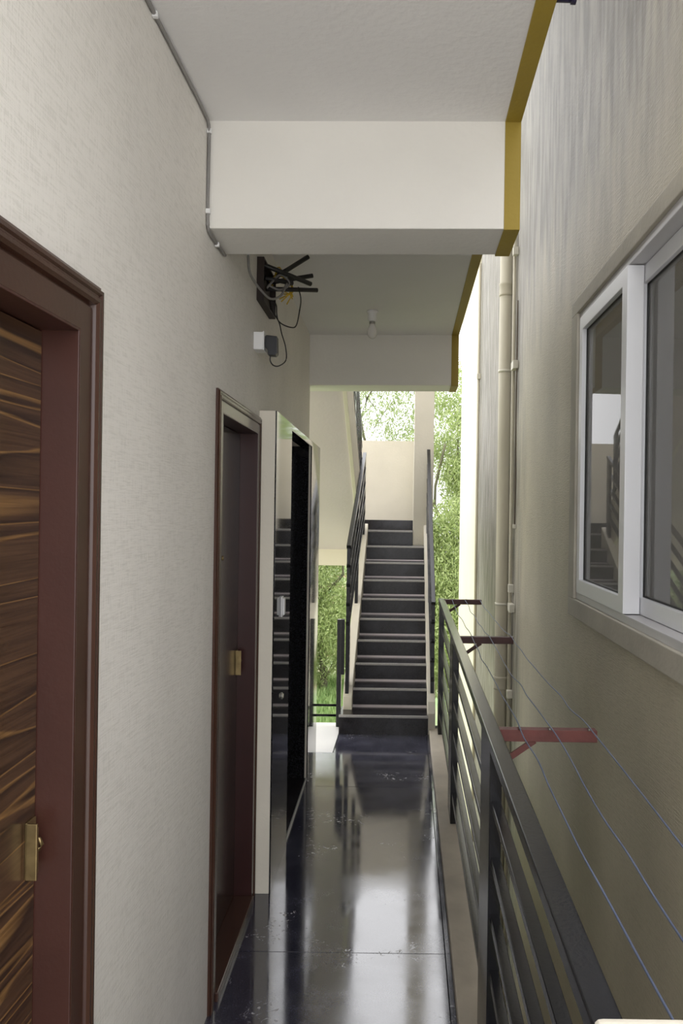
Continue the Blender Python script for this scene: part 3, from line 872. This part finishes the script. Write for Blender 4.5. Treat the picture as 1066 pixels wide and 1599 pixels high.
# ------------------------------------------------------------------ open junction box, cut conduits, wires (on the wall past the beam)
jb = empty('junction_box', (XW, Y_BEND, 0), SKEW)
tag(jb, 'open brown junction box high on the wall, bristling with cut black conduits', 'junction box')
JY0, JY1, JZ0, JZ1 = 0.86, 1.20, 2.60, 2.785
bm = bmesh.new()
bm_box(bm, 0.0, 0.006, JY0, JY1, JZ0, JZ1)
for b in ((0.006, 0.030, JY0, JY0 + 0.008, JZ0, JZ1), (0.006, 0.030, JY1 - 0.008, JY1, JZ0, JZ1),
          (0.006, 0.030, JY0 + 0.008, JY1 - 0.008, JZ0, JZ0 + 0.008), (0.006, 0.030, JY0 + 0.008, JY1 - 0.008, JZ1 - 0.008, JZ1)):
    bm_box(bm, *b)
me = bpy.data.meshes.new('housing'); bm.to_mesh(me); bm.free(); me.materials.append(M['box']); link('housing', me, jb)
for a, b in (((0.01, 1.08, 2.74), (0.185, 1.16, 2.885)), ((0.01, 1.10, 2.742), (0.205, 1.17, 2.800)), ((-0.0, 0.93, 2.778), (0.20, 1.14, 2.752)),
             ((0.01, 1.05, 2.70), (0.225, 1.19, 2.738)), ((0.01, 1.00, 2.735), (0.120, 1.10, 2.742))):
    tube('conduit', [a, b], 0.0105, 'tube', jb, n=12)
for i in range(6):
    rr = random.Random(40 + i)
    a = (0.02, 1.05 + 0.02 * i, 2.74)
    c = (0.115 + 0.012 * rr.uniform(-1, 1), 1.12 + 0.01 * i, 2.745 - 0.01 * i)
    e = (0.075 + 0.02 * rr.uniform(-1, 1), 1.14, 2.655 + 0.012 * i)
    tube('yellow_wire', spline([a, (0.06, 1.10, 2.775 + 0.008 * i), c, ((c[0] + e[0]) / 2 + 0.012, 1.13, 2.70), e], 6), 0.0028, 'ywire', jb, n=6)
tube('loop_wire', spline([(0.02, 1.0, 2.69), (0.07, 1.05, 2.765), (0.11, 1.08, 2.735), (0.07, 1.06, 2.70), (0.02, 1.02, 2.71)], 6), 0.005, 'conduit', jb, n=8)
dc = empty('drop_cable', (XW, Y_BEND, 0), SKEW)
tag(dc, 'grey cable dropping from the beam and looping under the junction box', 'cable')
tube('cable', spline([(0.006, 0.62, 2.86), (0.006, 0.625, 2.78), (0.006, 0.63, 2.71), (0.008, 0.68, 2.65), (0.04, 0.80, 2.612), (0.06, 0.90, 2.615), (0.085, 1.0, 2.66), (0.10, 1.06, 2.73)], 6), 0.0052, 'conduit', dc)
box('clip', 0.0, 0.013, 0.622, 0.638, 2.715, 2.735, 'white', dc, bevel=0.002)
ob = empty('power_outlet', (XW, Y_BEND, 0), SKEW)
tag(ob, 'white surface mounted outlet box below the junction box', 'outlet')
box('housing', 0.0, 0.040, 0.80, 0.885, 2.375, 2.450, 'white', ob, bevel=0.004)
box('face_plate', 0.040, 0.045, 0.797, 0.888, 2.372, 2.453, 'white', ob, bevel=0.002)
ad = empty('power_adapter', (XW, Y_BEND, 0), SKEW)
tag(ad, 'black plug-in power adapter on the white outlet, wire hanging from it', 'adapter')
prism('body', [(0.047, 2.435), (0.052, 2.440), (0.096, 2.436), (0.098, 2.365), (0.090, 2.355), (0.058, 2.357), (0.056, 2.380), (0.047, 2.388)], 0.815, 0.865, 'black', ad, axis='Y', bevel=0.003)
box('plug', 0.0455, 0.050, 0.825, 0.855, 2.395, 2.43, 'black', ad, bevel=0.002)
tube('power_wire', spline([(0.066, 0.84, 2.357), (0.066, 0.84, 2.335), (0.078, 0.85, 2.318), (0.100, 0.86, 2.318), (0.128, 0.87, 2.345), (0.126, 0.87, 2.40), (0.108, 0.87, 2.46), (0.098, 0.88, 2.50),
      (0.085, 0.90, 2.53), (0.078, 0.92, 2.56), (0.072, 0.94, 2.60), (0.05, 0.98, 2.63)], 6), 0.0028, 'tube', ad, n=6)
tube('slack_wire', spline([(0.062, 0.90, 2.59), (0.075, 0.90, 2.545), (0.10, 0.90, 2.510), (0.14, 0.93, 2.500), (0.158, 0.97, 2.52), (0.165, 1.02, 2.60), (0.165, 1.06, 2.66), (0.15, 1.08, 2.72)], 6), 0.0028, 'tube', ad, n=6)

# ------------------------------------------------------------------ bulb
bl = empty('ceiling_bulb', (-0.232, 4.80, ZC + lean(-0.232)))
tag(bl, 'bare unlit white bulb in a white holder under the second ceiling bay', 'lamp')
lathe('holder', [(0.034, 0), (0.034, -0.012), (0.026, -0.018), (0.026, -0.055), (0.024, -0.062), (0.020, -0.066)], 'white', bl)
lathe('collar', [(0.0185, -0.064), (0.0185, -0.080)], 'steel', bl)
lathe('bulb', [(0.015, -0.079), (0.019, -0.090), (0.027, -0.110), (0.0305, -0.130), (0.028, -0.148), (0.020, -0.162), (0.009, -0.169), (0.001, -0.170)], 'bulb', bl, n=24)

# ------------------------------------------------------------------ outdoors
gr = box('ground', -60, 60, -12, 90, GROUND - 0.3, GROUND, 'ground')
tag(gr, 'green ground with red soil below the building', kind='structure')

def leaf_cloud(name, centres, radii, n, size, droop, material, parent, seed):
    """n separate little leaves scattered through ellipsoids, each a folded blade"""
    g = np.random.default_rng(seed)
    vol = np.array([r[0] * r[1] * r[2] for r in radii]); pr = vol / vol.sum()
    idx = g.choice(len(centres), n, p=pr)
    d = g.normal(size=(n, 3)); d /= np.linalg.norm(d, axis=1)[:, None]
    rad = g.random(n) ** 0.45
    P = np.array(centres)[idx] + d * rad[:, None] * np.array(radii)[idx]
    ax = g.normal(size=(n, 3)); ax[:, 2] -= droop; ax /= np.linalg.norm(ax, axis=1)[:, None]
    si = np.cross(ax, g.normal(size=(n, 3))); si /= np.linalg.norm(si, axis=1)[:, None]
    L_ = size[0] * g.uniform(0.6, 1.4, n)[:, None]; Wd = size[1] * g.uniform(0.7, 1.3, n)[:, None]
    V = np.empty((n, 4, 3))
    V[:, 0] = P; V[:, 1] = P + ax * L_ * 0.45 + si * Wd * 0.5; V[:, 2] = P + ax * L_; V[:, 3] = P + ax * L_ * 0.45 - si * Wd * 0.5
    me = bpy.data.meshes.new(name)
    me.vertices.add(n * 4); me.vertices.foreach_set('co', V.reshape(-1))
    me.loops.add(n * 4); me.loops.foreach_set('vertex_index', np.arange(n * 4, dtype=np.int32))
    me.polygons.add(n); me.polygons.foreach_set('loop_start', np.arange(0, n * 4, 4, dtype=np.int32))
    me.update(); me.validate()
    me.materials.append(M[material])
    o = link(name, me, parent)
    o['kind'] = 'stuff'
    return o

def tree(x, y, h, spread, base, n, size, droop, material, label, seed, dens=14):
    rr = random.Random(seed)
    t_ = empty('tree', (x, y, GROUND)); tag(t_, label, 'tree', 'trees behind the building')
    top = h * 0.78
    tr = [(0, 0, 0)] + [(rr.uniform(-0.12, 0.12) * k, rr.uniform(-0.12, 0.12) * k, top * k / 5) for k in range(1, 6)]
    tube('trunk', spline(tr, 3), [0.09 * (1 - 0.85 * i / 15) + 0.010 for i in range(16)], 'bark', t_, n=9)
    cs, rs = [], []
    for k in range(dens):
        f = (k + 0.5) / dens
        z = base + (h - base) * f
        a = rr.uniform(0, 2 * math.pi) + k * 2.4
        w = spread * (0.45 + 0.55 * math.sin(math.pi * min(1, 0.18 + f * 0.86)))
        q = rr.uniform(0.25, 0.75) * w
        c = (q * math.cos(a), q * math.sin(a), z)
        cs.append(c); s_ = w * rr.uniform(0.48, 0.68)
        rs.append((s_, s_, s_ * rr.uniform(0.75, 1.1)))
        if k % 2 == 0:
            z0 = max(0.4, z - 0.9)
            tube('branch', [(0, 0, z0), (c[0] * 0.55, c[1] * 0.55, z0 + 0.55), c], [0.018, 0.012, 0.004], 'bark', t_, n=6)
    leaf_cloud('foliage', cs, rs, n, size, droop, material, t_, seed)
    return t_
tree(1.05, 16.6, 8.1, 1.45, 0.6, 105000, (0.10, 0.022), 1.0, 'leaf_b', 'tall dense bright green tree seen right of the column', 3, 24)
tree(-1.2, 27.0, 13.0, 2.7, 6.2, 13000, (0.17, 0.038), 1.3, 'leaf_a', 'tall airy tree with drooping leaves above the landing parapet', 5, 18)
tree(-2.15, 21.0, 5.2, 1.7, 0.2, 70000, (0.11, 0.026), 0.8, 'leaf_b', 'bushy green tree filling the opening under the upper flight', 8, 20)
tree(4.4, 25.0, 6.0, 2.2, 0.5, 26000, (0.14, 0.034), 0.8, 'leaf_c', 'dull green tree far behind the bright one', 13, 14)
tree(-7.0, 25.0, 7.0, 2.4, 0.5, 26000, (0.14, 0.034), 0.8, 'leaf_c', 'dull green tree far back left of the stairs', 21, 14)
tree(-0.8, 36.0, 6.5, 2.6, 0.4, 26000, (0.14, 0.034), 0.8, 'leaf_c', 'dull green tree far back in the middle', 34, 14)
gs = leaf_cloud('grass', [(-1.6, 16.5, GROUND + 0.03), (-2.4, 20, GROUND + 0.03), (-1.4, 13.5, GROUND + 0.02)], [(1.8, 2.6, 0.10), (2.2, 3.0, 0.14), (1.6, 2.0, 0.08)], 40000, (0.16, 0.02), -2.2, 'grass', None, 77)
tag(gs, 'bright green grass and weeds on the ground beyond the floor edge', 'grass', kind='stuff')
